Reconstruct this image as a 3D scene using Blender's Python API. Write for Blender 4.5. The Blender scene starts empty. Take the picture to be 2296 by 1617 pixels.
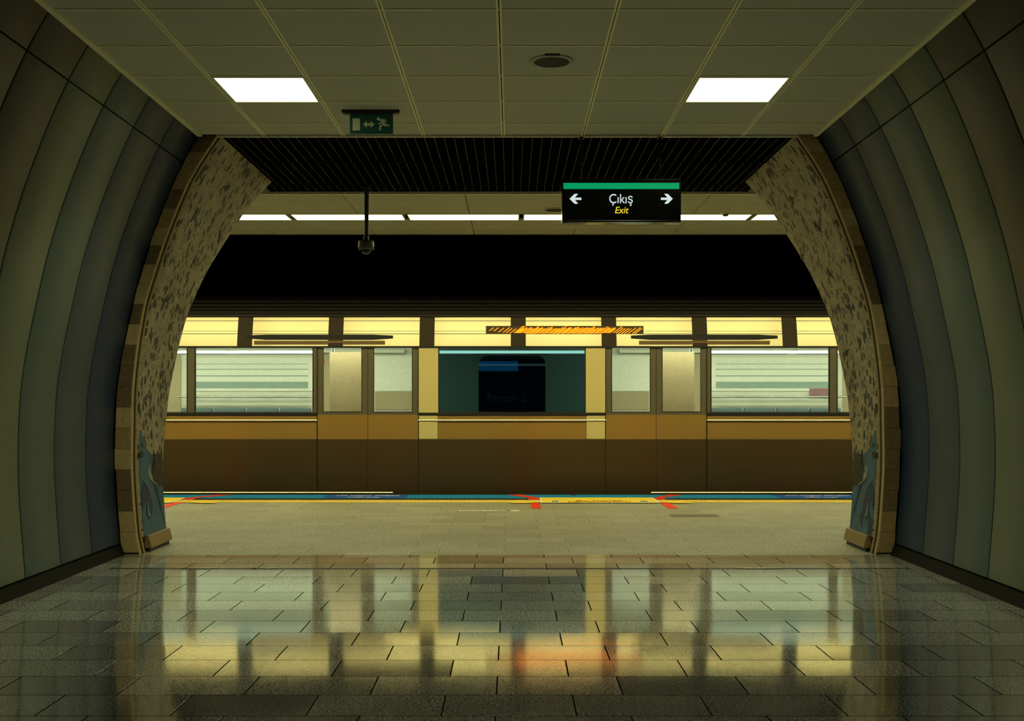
import bpy, bmesh, math, random
from mathutils import Vector, Matrix
random.seed(7)
SC = bpy.context.scene
COL = SC.collection
PI = math.pi

# ------------------------------------------------------------------ camera, world, exposure
cam_d = bpy.data.cameras.new('camera')
cam_d.sensor_width = 36.0
cam_d.lens = 2546.0 / 2296.0 * 36.0
cam_d.shift_x = 0.0
cam_d.shift_y = 0.0377
cam_d.clip_start = 0.05
cam = bpy.data.objects.new('camera', cam_d)
cam.location = (0, 0, 1.18)
cam.rotation_euler = (PI / 2, 0, 0)
COL.objects.link(cam)
SC.camera = cam
SC.view_settings.view_transform = 'Standard'
SC.view_settings.look = 'None'
SC.view_settings.gamma = 1.0
SC.view_settings.use_curve_mapping = False
SC.view_settings.exposure = 0.0
W = bpy.data.worlds.new('world')
W.use_nodes = True
W.node_tree.nodes['Background'].inputs[0].default_value = (0.02, 0.03, 0.03, 1)
W.node_tree.nodes['Background'].inputs[1].default_value = 0.05
SC.world = W

# lamp luminances (all are real fittings built further down)
L_SQUARE = 2.8       # face of the two square lay-in lamps of the passage
P_SQUARE = 14.0      # and the light they throw down, watts each
L_STRIP = 17.0        # fluorescent strip over the platform
L_CAR = 18.0          # light fittings inside the train
TINT = (1.0, 0.93, 0.45)
TINT_SQ = (0.95, 1.0, 0.58)
TINT_CAR = (1.0, 1.0, 0.74)

# ------------------------------------------------------------------ materials
def new_mat(name):
    m = bpy.data.materials.new(name)
    m.use_nodes = True
    nt = m.node_tree
    b = nt.nodes['Principled BSDF']
    return m, nt, b

def N(nt, typ, **kw):
    n = nt.nodes.new(typ)
    for k, v in kw.items():
        setattr(n, k, v)
    return n

def setin(n, **kw):
    for k, v in kw.items():
        n.inputs[k.replace('_', ' ')].default_value = v

def c4(c):
    return (c[0], c[1], c[2], 1.0)

def plain(name, col, rough=0.5, metal=0.0, spec=0.5, noise=0.12, scale=30.0, aniso=0.0, bump=0.0, coord='Object'):
    """colour with a fine mottling, so that nothing is perfectly flat"""
    m, nt, b = new_mat(name)
    b.inputs['Roughness'].default_value = rough
    b.inputs['Metallic'].default_value = metal
    b.inputs['Specular IOR Level'].default_value = spec
    tc = N(nt, 'ShaderNodeTexCoord')
    nz = N(nt, 'ShaderNodeTexNoise')
    nz.inputs['Scale'].default_value = scale
    nz.inputs['Detail'].default_value = 3
    nt.links.new(tc.outputs[coord], nz.inputs['Vector'])
    mx = N(nt, 'ShaderNodeMix', data_type='RGBA', blend_type='MIX')
    nt.links.new(nz.outputs['Fac'], mx.inputs[0])
    mx.inputs[6].default_value = c4([max(0, x * (1 - noise)) for x in col])
    mx.inputs[7].default_value = c4([x * (1 + noise) for x in col])
    nt.links.new(mx.outputs[2], b.inputs['Base Color'])
    if aniso:
        b.inputs['Anisotropic'].default_value = aniso
        cx = N(nt, 'ShaderNodeCombineXYZ')
        cx.inputs[2].default_value = 1.0
        nt.links.new(cx.outputs[0], b.inputs['Tangent'])
    if bump:
        bp = N(nt, 'ShaderNodeBump')
        bp.inputs['Strength'].default_value = bump
        bp.inputs['Distance'].default_value = 0.01
        nt.links.new(nz.outputs['Fac'], bp.inputs['Height'])
        nt.links.new(bp.outputs[0], b.inputs['Normal'])
    return m

def emis(name, col, strength):
    m, nt, b = new_mat(name)
    b.inputs['Base Color'].default_value = c4([x * 0.25 for x in col])
    b.inputs['Emission Color'].default_value = c4(col)
    b.inputs['Emission Strength'].default_value = strength
    return m

def glass(name, tint=(0.9, 0.95, 0.92), rough=0.02, ior=1.5):
    m = bpy.data.materials.new(name)
    m.use_nodes = True
    nt = m.node_tree
    nt.nodes.remove(nt.nodes['Principled BSDF'])
    out = nt.nodes['Material Output']
    tr = N(nt, 'ShaderNodeBsdfTransparent')
    tr.inputs[0].default_value = c4(tint)
    gl = N(nt, 'ShaderNodeBsdfGlossy')
    gl.inputs['Roughness'].default_value = rough
    fr = N(nt, 'ShaderNodeFresnel')
    fr.inputs[0].default_value = ior
    mx = N(nt, 'ShaderNodeMixShader')
    nt.links.new(fr.outputs[0], mx.inputs[0])
    nt.links.new(tr.outputs[0], mx.inputs[1])
    nt.links.new(gl.outputs[0], mx.inputs[2])
    nt.links.new(mx.outputs[0], out.inputs[0])
    return m

def floor_mat(name, rough, ior, grain, base_lo, base_hi, tilt, joint=0.0035, tone=(0.55, 1.25)):
    m, nt, b = new_mat(name)
    tc = N(nt, 'ShaderNodeTexCoord')
    mp = N(nt, 'ShaderNodeMapping')
    # tile rows 0.302 deep, 0.505 wide, shifted by 0.4 every second row
    mp.inputs['Location'].default_value = (10.162, -4.83 + 0.302 * 26, 0)
    nt.links.new(tc.outputs['Object'], mp.inputs[0])
    br = N(nt, 'ShaderNodeTexBrick', offset=0.4, offset_frequency=2, squash=1.0, squash_frequency=2)
    setin(br, Scale=1.0, Mortar_Size=joint, Mortar_Smooth=0.1, Bias=0.0, Brick_Width=0.505, Row_Height=0.302)
    br.inputs['Color1'].default_value = (0, 0, 0, 1)
    br.inputs['Color2'].default_value = (1, 1, 1, 1)
    br.inputs['Mortar'].default_value = (0.5, 0.5, 0.5, 1)
    nt.links.new(mp.outputs[0], br.inputs['Vector'])
    # granite grain
    vo = N(nt, 'ShaderNodeTexNoise')
    setin(vo, Scale=grain, Detail=2.0, Roughness=0.6)
    nt.links.new(tc.outputs['Object'], vo.inputs['Vector'])
    rp = N(nt, 'ShaderNodeValToRGB')
    rp.color_ramp.elements[0].position = 0.38
    rp.color_ramp.elements[1].position = 0.64
    rp.color_ramp.elements[0].color = c4(base_lo)
    rp.color_ramp.elements[1].color = c4(base_hi)
    nt.links.new(vo.outputs['Fac'], rp.inputs[0])
    # tone per tile
    mr = N(nt, 'ShaderNodeMapRange')
    nt.links.new(br.outputs['Color'], mr.inputs[0])
    mr.inputs[3].default_value = tone[0]
    mr.inputs[4].default_value = tone[1]
    mu = N(nt, 'ShaderNodeMix', data_type='RGBA', blend_type='MULTIPLY')
    mu.inputs[0].default_value = 1.0
    nt.links.new(rp.outputs[0], mu.inputs[6])
    nt.links.new(mr.outputs[0], mu.inputs[7])
    # wear, soft blotches
    wn = N(nt, 'ShaderNodeTexNoise')
    setin(wn, Scale=2.3, Detail=5.0, Roughness=0.65)
    nt.links.new(tc.outputs['Object'], wn.inputs['Vector'])
    mj = N(nt, 'ShaderNodeMix', data_type='RGBA', blend_type='MIX')
    nt.links.new(br.outputs['Fac'], mj.inputs[0])
    nt.links.new(mu.outputs[2], mj.inputs[6])
    mj.inputs[7].default_value = (0.006, 0.005, 0.004, 1)
    nt.links.new(mj.outputs[2], b.inputs['Base Color'])
    # roughness: grain, wear, joints and per tile polish
    r1 = N(nt, 'ShaderNodeMath', operation='MULTIPLY_ADD')
    nt.links.new(wn.outputs['Fac'], r1.inputs[0])
    r1.inputs[1].default_value = rough * 0.8
    r1.inputs[2].default_value = rough * 0.6
    r2 = N(nt, 'ShaderNodeMath', operation='MULTIPLY_ADD')
    nt.links.new(br.outputs['Fac'], r2.inputs[0])
    r2.inputs[1].default_value = 0.5
    nt.links.new(r1.outputs[0], r2.inputs[2])
    nt.links.new(r2.outputs[0], b.inputs['Roughness'])
    b.inputs['IOR'].default_value = ior
    s0 = N(nt, 'ShaderNodeMath', operation='MULTIPLY_ADD')
    nt.links.new(br.outputs['Fac'], s0.inputs[0])
    s0.inputs[1].default_value = -0.5
    s0.inputs[2].default_value = 0.5
    nt.links.new(s0.outputs[0], b.inputs['Specular IOR Level'])
    # grain and joint relief + a tiny tilt of each slab
    bp = N(nt, 'ShaderNodeBump')
    bp.inputs['Strength'].default_value = 0.35
    bp.inputs['Distance'].default_value = 0.002
    iv = N(nt, 'ShaderNodeMath', operation='SUBTRACT')
    iv.inputs[0].default_value = 1.0
    nt.links.new(br.outputs['Fac'], iv.inputs[1])
    nt.links.new(iv.outputs[0], bp.inputs['Height'])
    b2 = N(nt, 'ShaderNodeBump')
    b2.inputs['Strength'].default_value = 0.03
    b2.inputs['Distance'].default_value = 0.0006
    nt.links.new(vo.outputs['Fac'], b2.inputs['Height'])
    nt.links.new(bp.outputs[0], b2.inputs['Normal'])
    sb = N(nt, 'ShaderNodeMath', operation='MULTIPLY_ADD')
    nt.links.new(br.outputs['Color'], sb.inputs[0])
    sb.inputs[1].default_value = tilt
    sb.inputs[2].default_value = -tilt * 0.5
    cx = N(nt, 'ShaderNodeCombineXYZ')
    nt.links.new(sb.outputs[0], cx.inputs[1])
    ad = N(nt, 'ShaderNodeVectorMath', operation='ADD')
    nt.links.new(b2.outputs[0], ad.inputs[0])
    nt.links.new(cx.outputs[0], ad.inputs[1])
    nm = N(nt, 'ShaderNodeVectorMath', operation='NORMALIZE')
    nt.links.new(ad.outputs[0], nm.inputs[0])
    nt.links.new(nm.outputs[0], b.inputs['Normal'])
    return m

def mosaic_mat(name, lo, hi, fleck, fleck_amount, sy=9.0, sz=6.5, tess=95.0):
    """small cut stone tesserae with scattered dark ones; object axes: y depth, z height"""
    m, nt, b = new_mat(name)
    b.inputs['Roughness'].default_value = 0.55
    tc = N(nt, 'ShaderNodeTexCoord')
    v1 = N(nt, 'ShaderNodeTexVoronoi')
    setin(v1, Scale=tess, Randomness=0.8)
    nt.links.new(tc.outputs['Object'], v1.inputs['Vector'])
    sp = N(nt, 'ShaderNodeSeparateColor')
    nt.links.new(v1.outputs['Color'], sp.inputs[0])
    mx = N(nt, 'ShaderNodeMix', data_type='RGBA')
    nt.links.new(sp.outputs[0], mx.inputs[0])
    mx.inputs[6].default_value = c4(lo)
    mx.inputs[7].default_value = c4(hi)
    # warm and cool drift between areas
    n1 = N(nt, 'ShaderNodeTexNoise')
    setin(n1, Scale=7.0, Detail=3.0)
    nt.links.new(tc.outputs['Object'], n1.inputs['Vector'])
    m3 = N(nt, 'ShaderNodeMix', data_type='RGBA', blend_type='MULTIPLY')
    m3.inputs[0].default_value = 0.6
    rr = N(nt, 'ShaderNodeValToRGB')
    rr.color_ramp.elements[0].position = 0.35
    rr.color_ramp.elements[1].position = 0.65
    rr.color_ramp.elements[0].color = (0.62, 0.6, 0.62, 1)
    rr.color_ramp.elements[1].color = (1.1, 1.05, 0.95, 1)
    nt.links.new(n1.outputs['Fac'], rr.inputs[0])
    nt.links.new(mx.outputs[2], m3.inputs[6])
    nt.links.new(rr.outputs[0], m3.inputs[7])
    # flecks
    mp = N(nt, 'ShaderNodeMapping')
    mp.inputs['Scale'].default_value = (0.0, sy, sz)
    mp.inputs['Rotation'].default_value = (0.35, 0, 0)
    nt.links.new(tc.outputs['Object'], mp.inputs[0])
    dn = N(nt, 'ShaderNodeTexNoise')
    setin(dn, Scale=30.0, Detail=1.0)
    nt.links.new(tc.outputs['Object'], dn.inputs['Vector'])
    dm = N(nt, 'ShaderNodeMix', data_type='VECTOR')
    dm.inputs[0].default_value = 0.12
    nt.links.new(mp.outputs[0], dm.inputs[4])
    nt.links.new(dn.outputs['Color'], dm.inputs[5])
    v2 = N(nt, 'ShaderNodeTexVoronoi')
    setin(v2, Scale=2.6, Randomness=1.0)
    nt.links.new(dm.outputs[1], v2.inputs['Vector'])
    s2 = N(nt, 'ShaderNodeSeparateColor')
    nt.links.new(v2.outputs['Color'], s2.inputs[0])
    rad = N(nt, 'ShaderNodeMath', operation='MULTIPLY')      # size differs from fleck to fleck
    nt.links.new(s2.outputs[1], rad.inputs[0])
    rad.inputs[1].default_value = fleck_amount
    lt = N(nt, 'ShaderNodeMath', operation='LESS_THAN')
    nt.links.new(v2.outputs['Distance'], lt.inputs[0])
    nt.links.new(rad.outputs[0], lt.inputs[1])
    m2 = N(nt, 'ShaderNodeMix', data_type='RGBA')
    nt.links.new(lt.outputs[0], m2.inputs[0])
    nt.links.new(m3.outputs[2], m2.inputs[6])
    m2.inputs[7].default_value = c4(fleck)
    nt.links.new(m2.outputs[2], b.inputs['Base Color'])
    bp = N(nt, 'ShaderNodeBump')
    bp.inputs['Strength'].default_value = 0.4
    bp.inputs['Distance'].default_value = 0.002
    nt.links.new(v1.outputs['Distance'], bp.inputs['Height'])
    nt.links.new(bp.outputs[0], b.inputs['Normal'])
    return m

M = {}
M['floor_gloss'] = floor_mat('polished_granite', 0.080, 6.5, 95, (0.025, 0.028, 0.028), (0.66, 0.68, 0.62), 0.010)
M['floor_matt'] = floor_mat('honed_granite', 0.55, 1.6, 70, (0.14, 0.135, 0.095), (0.50, 0.48, 0.33), 0.003, 0.001, (0.88, 1.1))
M['ceiling_tile'] = plain('ceiling_tile', (0.50, 0.50, 0.41), 0.75, noise=0.10, scale=260)
M['grid'] = plain('ceiling_grid', (0.88, 0.85, 0.55), 0.45, noise=0.05)
M['black'] = plain('black_void', (0.006, 0.007, 0.008), 0.9, spec=0.1)
M['dark_metal'] = plain('dark_metal', (0.015, 0.015, 0.015), 0.35, metal=0.0)
M['slat'] = plain('slat_fin', (0.009, 0.016, 0.028), 0.5)
M['slat_back'] = plain('slat_backing', (0.005, 0.006, 0.008), 0.8, spec=0.1)
M['trim'] = plain('edge_trim', (0.75, 0.70, 0.50), 0.3)
M['skirt_black'] = plain('wall_base', (0.003, 0.003, 0.003), 0.6, spec=0.1)
M['wall_back'] = plain('wall_backing', (0.01, 0.01, 0.01), 0.8)
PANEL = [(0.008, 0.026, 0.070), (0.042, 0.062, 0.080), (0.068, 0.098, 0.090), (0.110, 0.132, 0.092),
         (0.050, 0.052, 0.036), (0.034, 0.034, 0.025), (0.03, 0.03, 0.022)]  # these near panels are darkened to paint in shade high on the walls
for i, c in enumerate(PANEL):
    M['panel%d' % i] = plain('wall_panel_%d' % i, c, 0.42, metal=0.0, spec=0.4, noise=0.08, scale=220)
M['lime_a'] = plain('limestone_pale', (0.56, 0.40, 0.18), 0.6, noise=0.30, scale=25, bump=0.4)
M['lime_b'] = plain('limestone_mid', (0.40, 0.27, 0.115), 0.6, noise=0.30, scale=25, bump=0.4)
M['lime_c'] = plain('limestone_brown', (0.20, 0.13, 0.06), 0.6, noise=0.30, scale=25, bump=0.4)
M['lime_joint'] = plain('limestone_joint', (0.07, 0.05, 0.03), 0.9)
M['skirt_stone'] = plain('skirting_stone', (0.32, 0.21, 0.095), 0.5, noise=0.2, scale=20, bump=0.3)
M['mosaic'] = mosaic_mat('mosaic_field', (0.22, 0.19, 0.125), (0.50, 0.45, 0.31), (0.02, 0.022, 0.025), 0.60)
M['mosaic_blue'] = mosaic_mat('mosaic_blue', (0.03, 0.10, 0.18), (0.065, 0.17, 0.28), (0.03, 0.08, 0.12), 0.0)
M['mosaic_navy'] = mosaic_mat('mosaic_navy', (0.008, 0.028, 0.075), (0.018, 0.05, 0.12), (0.01, 0.02, 0.04), 0.0)
M['mosaic_black'] = mosaic_mat('mosaic_black', (0.012, 0.012, 0.012), (0.035, 0.03, 0.025), (0.35, 0.30, 0.2), 0.24, 14, 12)
M['mosaic_gull'] = mosaic_mat('mosaic_gull', (0.015, 0.022, 0.028), (0.03, 0.04, 0.05), (0.01, 0.01, 0.01), 0.0)
M['mosaic_pale'] = mosaic_mat('mosaic_pale', (0.25, 0.30, 0.28), (0.45, 0.46, 0.38), (0.2, 0.2, 0.2), 0.0)
# train
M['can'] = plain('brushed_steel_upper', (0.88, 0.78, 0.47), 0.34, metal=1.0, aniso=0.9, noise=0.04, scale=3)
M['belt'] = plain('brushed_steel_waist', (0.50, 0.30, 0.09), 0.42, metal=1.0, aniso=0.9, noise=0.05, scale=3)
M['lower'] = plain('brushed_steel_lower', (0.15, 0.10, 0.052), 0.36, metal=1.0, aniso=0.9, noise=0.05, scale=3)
M['pillar_yellow'] = plain('pale_yellow_pillar', (0.72, 0.60, 0.26), 0.4, metal=0.0, noise=0.04)
M['pillar_brown'] = plain('window_pillar', (0.22, 0.19, 0.13), 0.4, metal=0.5, noise=0.04)
M['gasket'] = plain('rubber_gasket', (0.012, 0.010, 0.009), 0.6)
M['highlight'] = plain('polished_strip', (0.60, 0.50, 0.28), 0.22, metal=1.0)
M['reflection_gap'] = plain('dark_reflection_gap', (0.045, 0.030, 0.015), 0.6, spec=0.2)  # dark colour standing for gaps in the reflected ceiling strips
M['header'] = plain('door_header_panel', (0.20, 0.125, 0.06), 0.5, spec=0.3)
M['roof'] = plain('train_roof', (0.007, 0.006, 0.005), 0.6, spec=0.2)
M['roof_lip'] = plain('train_roof_lip', (0.03, 0.018, 0.011), 0.5)
M['glass'] = glass('car_window_glass', (0.90, 0.93, 0.86))
M['glass_dark'] = glass('tinted_window_glass', (0.42, 0.55, 0.56))
M['int_wall'] = plain('interior_wall', (0.66, 0.70, 0.60), 0.5, noise=0.05)
M['int_ceiling'] = plain('interior_ceiling', (0.30, 0.32, 0.26), 0.6, noise=0.05)
M['reflection_glow'] = emis('reflection_glow', (0.74, 1.0, 0.84), 2.4)  # added glow standing for the ceiling strips reflected at the window heads
M['int_warm'] = plain('interior_warm_panel', (0.42, 0.36, 0.22), 0.5, noise=0.05)
M['int_dark'] = plain('interior_dark_panel', (0.13, 0.20, 0.185), 0.5)
M['int_grey'] = plain('interior_grey_screen', (0.62, 0.50, 0.32), 0.5)
M['int_floor'] = plain('interior_floor', (0.12, 0.13, 0.12), 0.5)
M['seat'] = plain('seat_shell', (0.10, 0.16, 0.18), 0.5)
M['steel'] = plain('handrail_steel', (0.80, 0.85, 0.8), 0.2, metal=1.0)
M['advert'] = plain('advert_pale', (0.80, 0.86, 0.76), 0.4)
M['advert_blue'] = plain('advert_bluegrey', (0.30, 0.42, 0.40), 0.4)
M['advert_violet'] = plain('advert_violet', (0.32, 0.16, 0.19), 0.4)
M['advert_red'] = plain('advert_red', (0.5, 0.10, 0.08), 0.4)
M['car_light'] = emis('car_light', TINT_CAR, L_CAR)
M['led'] = emis('led_orange', (1.0, 0.22, 0.002), 3.0)
M['led_back'] = plain('led_board', (0.10, 0.07, 0.03), 0.3)
# lamps and signs
M['lamp_square'] = emis('lamp_square', TINT_SQ, L_SQUARE)
M['lamp_strip'] = emis('lamp_strip', TINT, L_STRIP)
M['lamp_frame'] = plain('lamp_frame', (0.6, 0.6, 0.42), 0.4)
M['sign_black'] = plain('sign_black', (0.004, 0.004, 0.004), 0.15, spec=0.3, noise=0.02)
M['sign_green'] = emis('sign_green', (0.0, 0.33, 0.115), 0.95)
M['sign_white'] = emis('sign_white', (0.66, 0.78, 0.78), 0.95)
M['sign_yellow'] = emis('sign_yellow', (0.85, 0.68, 0.03), 0.95)
M['run_green'] = plain('running_man_green', (0.005, 0.11, 0.085), 0.25)
M['run_white'] = plain('running_man_white', (0.85, 0.9, 0.6), 0.4)
M['camera_grey'] = plain('camera_grey', (0.10, 0.095, 0.08), 0.45)
M['camera_pole'] = plain('camera_pole', (0.045, 0.042, 0.04), 0.5)
M['dome'] = plain('camera_dome', (0.015, 0.015, 0.015), 0.08)
M['grille'] = plain('speaker_grille', (0.01, 0.01, 0.01), 0.7)
M['speaker_ring'] = plain('speaker_ring', (0.35, 0.36, 0.28), 0.4)
# platform graphics
M['blue'] = plain('platform_blue', (0.0, 0.26, 0.56), 0.5, noise=0.12, scale=60)
M['blue_deep'] = plain('platform_deep_blue', (0.0, 0.11, 0.50), 0.5)
M['edge_black'] = plain('platform_black', (0.012, 0.010, 0.008), 0.5)
M['yellow'] = plain('tactile_yellow', (0.85, 0.66, 0.14), 0.5, noise=0.10, scale=50)
M['yellow_sticker'] = plain('yellow_sticker', (1.0, 0.72, 0.05), 0.5, noise=0.05)
M['red'] = plain('red_sticker', (0.90, 0.045, 0.008), 0.45)
M['white'] = plain('white_sticker', (0.92, 0.92, 0.80), 0.5)
M['ink'] = plain('sticker_ink', (0.03, 0.02, 0.01), 0.6)
M['ink_red'] = plain('sticker_red_ink', (0.45, 0.05, 0.01), 0.6)
M['ink_green'] = plain('sticker_green', (0.05, 0.22, 0.06), 0.6)
M['edge_stone'] = plain('platform_edge_nosing', (0.70, 0.60, 0.38), 0.25)
M['patch'] = plain('floor_patch', (0.13, 0.12, 0.085), 0.6, noise=0.3, scale=90)
M['brass'] = plain('joint_metal', (0.06, 0.04, 0.03), 0.3, metal=0.6)
M['brass_pale'] = plain('joint_metal_pale', (0.75, 0.65, 0.4), 0.2, metal=1.0)
M['peron_navy'] = emis('station_board_navy', (0.1, 0.6, 1.0), 0.012)
M['peron_blue'] = emis('station_board_blue', (0.02, 0.28, 0.62), 0.9)
M['peron_teal'] = emis('station_board_teal', (0.02, 0.9, 0.62), 0.9)
M['peron_text'] = emis('station_board_text', (0.6, 0.9, 1.0), 0.07)
for k in ('peron_navy', 'peron_blue', 'peron_teal', 'peron_text'):
    M[k].node_tree.nodes['Principled BSDF'].inputs['Base Color'].default_value = (0.01, 0.015, 0.02, 1)
M['tunnel'] = plain('tunnel_concrete', (0.010, 0.011, 0.012), 0.9, spec=0.1, noise=0.3, scale=4)
M['track'] = plain('track_concrete', (0.05, 0.045, 0.04), 0.9, noise=0.3, scale=8)
M['rail'] = plain('rail_steel', (0.25, 0.2, 0.16), 0.4, metal=0.8)

# ------------------------------------------------------------------ mesh helpers
class MB:
    def __init__(s):
        s.v, s.f, s.m, s.mats = [], [], [], []
    def mi(s, mat):
        if mat not in s.mats:
            s.mats.append(mat)
        return s.mats.index(mat)
    def poly(s, pts, mat):
        i = len(s.v)
        s.v += [tuple(p) for p in pts]
        s.f.append(list(range(i, i + len(pts))))
        s.m.append(s.mi(mat))
    def box(s, x0, x1, y0, y1, z0, z1, mat):
        i = len(s.v)
        s.v += [(x0, y0, z0), (x1, y0, z0), (x1, y1, z0), (x0, y1, z0), (x0, y0, z1), (x1, y0, z1), (x1, y1, z1), (x0, y1, z1)]
        for q in ((0, 3, 2, 1), (4, 5, 6, 7), (0, 1, 5, 4), (1, 2, 6, 5), (2, 3, 7, 6), (3, 0, 4, 7)):
            s.f.append([i + a for a in q])
            s.m.append(s.mi(mat))
    def prism(s, pts, axis, a0, a1, mat, closed=True):
        """pts: 2-D outline; axis 'x': pts=(y,z); 'y': pts=(x,z); 'z': pts=(x,y)"""
        def mk(p, a):
            return {'x': (a, p[0], p[1]), 'y': (p[0], a, p[1]), 'z': (p[0], p[1], a)}[axis]
        i, n = len(s.v), len(pts)
        s.v += [mk(p, a0) for p in pts] + [mk(p, a1) for p in pts]
        k = s.mi(mat)
        for j in range(n if closed else n - 1):
            j2 = (j + 1) % n
            s.f.append([i + j, i + j2, i + n + j2, i + n + j])
            s.m.append(k)
        if closed:
            s.f.append([i + j for j in range(n)][::-1])
            s.f.append([i + n + j for j in range(n)])
            s.m += [k, k]
    def lathe(s, prof, c, mat, seg=32, axis='z'):
        """prof: (radius, height)"""
        i = len(s.v)
        k = s.mi(mat)
        for r, h in prof:
            for a in range(seg):
                t = 2 * PI * a / seg
                if axis == 'z':
                    s.v.append((c[0] + r * math.cos(t), c[1] + r * math.sin(t), c[2] + h))
                elif axis == 'x':
                    s.v.append((c[0] + h, c[1] + r * math.cos(t), c[2] + r * math.sin(t)))
                else:
                    s.v.append((c[0] + r * math.cos(t), c[1] + h, c[2] + r * math.sin(t)))
        for j in range(len(prof) - 1):
            for a in range(seg):
                b = (a + 1) % seg
                s.f.append([i + j * seg + a, i + j * seg + b, i + (j + 1) * seg + b, i + (j + 1) * seg + a])
                s.m.append(k)
        s.f.append([i + a for a in range(seg)][::-1])
        s.f.append([i + (len(prof) - 1) * seg + a for a in range(seg)])
        s.m += [k, k]
    def grid(s, rows, mat):
        """rows: list of lists of points"""
        i, n = len(s.v), len(rows[0])
        k = s.mi(mat)
        for r in rows:
            s.v += [tuple(p) for p in r]
        for a in range(len(rows) - 1):
            for b in range(n - 1):
                s.f.append([i + a * n + b, i + a * n + b + 1, i + (a + 1) * n + b + 1, i + (a + 1) * n + b])
                s.m.append(k)
    def build(s, name, parent=None, origin=None, bevel=0.0, smooth=False, fixn=True):
        me = bpy.data.meshes.new(name)
        off = Vector(origin) if origin is not None else (parent.matrix_world.translation if parent is not None and parent.get('_o') is None else Vector((0, 0, 0)))
        po = WORLD.get(parent.name, Vector((0, 0, 0))) if parent is not None else Vector((0, 0, 0))
        o3 = Vector(origin) if origin is not None else po
        me.from_pydata([tuple(Vector(p) - o3) for p in s.v], [], s.f)
        for m in s.mats:
            me.materials.append(M[m])
        for p, k in zip(me.polygons, s.m):
            p.material_index = k
            p.use_smooth = smooth
        if fixn:
            bm = bmesh.new()
            bm.from_mesh(me)
            bmesh.ops.recalc_face_normals(bm, faces=bm.faces)
            bm.to_mesh(me)
            bm.free()
        o = bpy.data.objects.new(name, me)
        COL.objects.link(o)
        if parent is not None:
            o.parent = parent
        o.location = o3 - po
        WORLD[o.name] = o3
        if bevel:
            bv = o.modifiers.new('bevel', 'BEVEL')
            bv.width = bevel
            bv.segments = 2
            bv.limit_method = 'ANGLE'
        return o

WORLD = {}     # world position of every object's origin

def tag(o, label=None, cat=None, group=None, kind=None):
    if label: o['label'] = label
    if cat: o['category'] = cat
    if group: o['group'] = group
    if kind: o['kind'] = kind
    return o

def thing(name, loc, label, cat, group=None, kind=None):
    o = bpy.data.objects.new(name, None)
    o.empty_display_size = 0.1
    COL.objects.link(o)
    o.location = loc
    WORLD[o.name] = Vector(loc)
    return tag(o, label, cat, group, kind)

def struct(name, mb, label=None, **kw):
    o = mb.build(name, None, **kw)
    o['kind'] = 'structure'
    if label: o['label'] = label
    return o

def text_mesh(name, txt, size, loc, rot, mat, parent=None, align='CENTER', shear=0.0, sx=1.0, extrude=0.001, bold=0.0, space=1.0):
    cu = bpy.data.curves.new(name, 'FONT')
    cu.body = txt
    cu.size = size
    cu.align_x = align
    cu.align_y = 'CENTER'
    cu.extrude = extrude
    cu.shear = shear
    cu.offset = bold
    cu.space_character = space
    t = bpy.data.objects.new(name + '_tmp', cu)
    COL.objects.link(t)
    dg = bpy.context.evaluated_depsgraph_get()
    me = bpy.data.meshes.new_from_object(t.evaluated_get(dg))
    bpy.data.objects.remove(t)
    me.materials.clear()
    me.materials.append(M[mat])
    me.transform(Matrix.Diagonal((sx, 1, 1, 1)))
    o = bpy.data.objects.new(name, me)
    COL.objects.link(o)
    po = WORLD.get(parent.name, Vector((0, 0, 0))) if parent is not None else Vector((0, 0, 0))
    if parent is not None:
        o.parent = parent
    o.location = Vector(loc) - po
    o.rotation_euler = rot
    WORLD[o.name] = Vector(loc)
    return o

def lerp_tab(t, zs, xs):
    if t <= zs[0]: return xs[0]
    for i in range(1, len(zs)):
        if t <= zs[i]:
            f = (t - zs[i - 1]) / (zs[i] - zs[i - 1])
            return xs[i - 1] + f * (xs[i] - xs[i - 1])
    return xs[-1]

def smooth_tab(t, zs, xs):
    """Catmull-Rom through the table"""
    n = len(zs)
    if t <= zs[0]: return xs[0]
    if t >= zs[-1]: return xs[-1]
    i = max(j for j in range(n - 1) if zs[j] <= t)
    def sl(j):
        a, b = max(0, j - 1), min(n - 1, j + 1)
        return (xs[b] - xs[a]) / (zs[b] - zs[a])
    h = zs[i + 1] - zs[i]
    u = (t - zs[i]) / h
    return ((2 * u**3 - 3 * u**2 + 1) * xs[i] + (u**3 - 2 * u**2 + u) * h * sl(i)
            + (-2 * u**3 + 3 * u**2) * xs[i + 1] + (u**3 - u**2) * h * sl(i + 1))

# ------------------------------------------------------------------ the passage: dimensions
CX = -0.033                      # centre line of the passage
CEIL = 3.18
Z_T = [0.0, .153, .617, .926, 1.333, 1.943, 2.207, 2.471, 2.763, 3.010, 3.18, 3.30]
W_T = [2.938, 2.951, 2.985, 2.989, 2.961, 2.839, 2.768, 2.680, 2.565, 2.450, 2.352, 2.27]
ZI_T = [0.0, .153, .617, .926, 1.333, 1.85, 2.14, 2.47, 2.824, 3.0, 3.2]
WI_T = [2.765, 2.795, 2.828, 2.828, 2.815, 2.742, 2.660, 2.548, 2.400, 2.300, 2.165]
def wall_w(z): return smooth_tab(z, Z_T, W_T)
def soff_w(z): return smooth_tab(z, ZI_T, WI_T)
ZD_T = [0.0, .5, .9, 1.35, 2.15, 2.66, 3.2]
D_T = [9.27, 9.29, 9.36, 9.50, 9.78, 10.12, 10.46]
def far_d(z): return smooth_tab(z, ZD_T, D_T)
ARCH0, ARCH1 = 8.63, 8.69
EDGE = 13.97                     # platform edge side of the blue strip
TRAIN = 14.3

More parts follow.
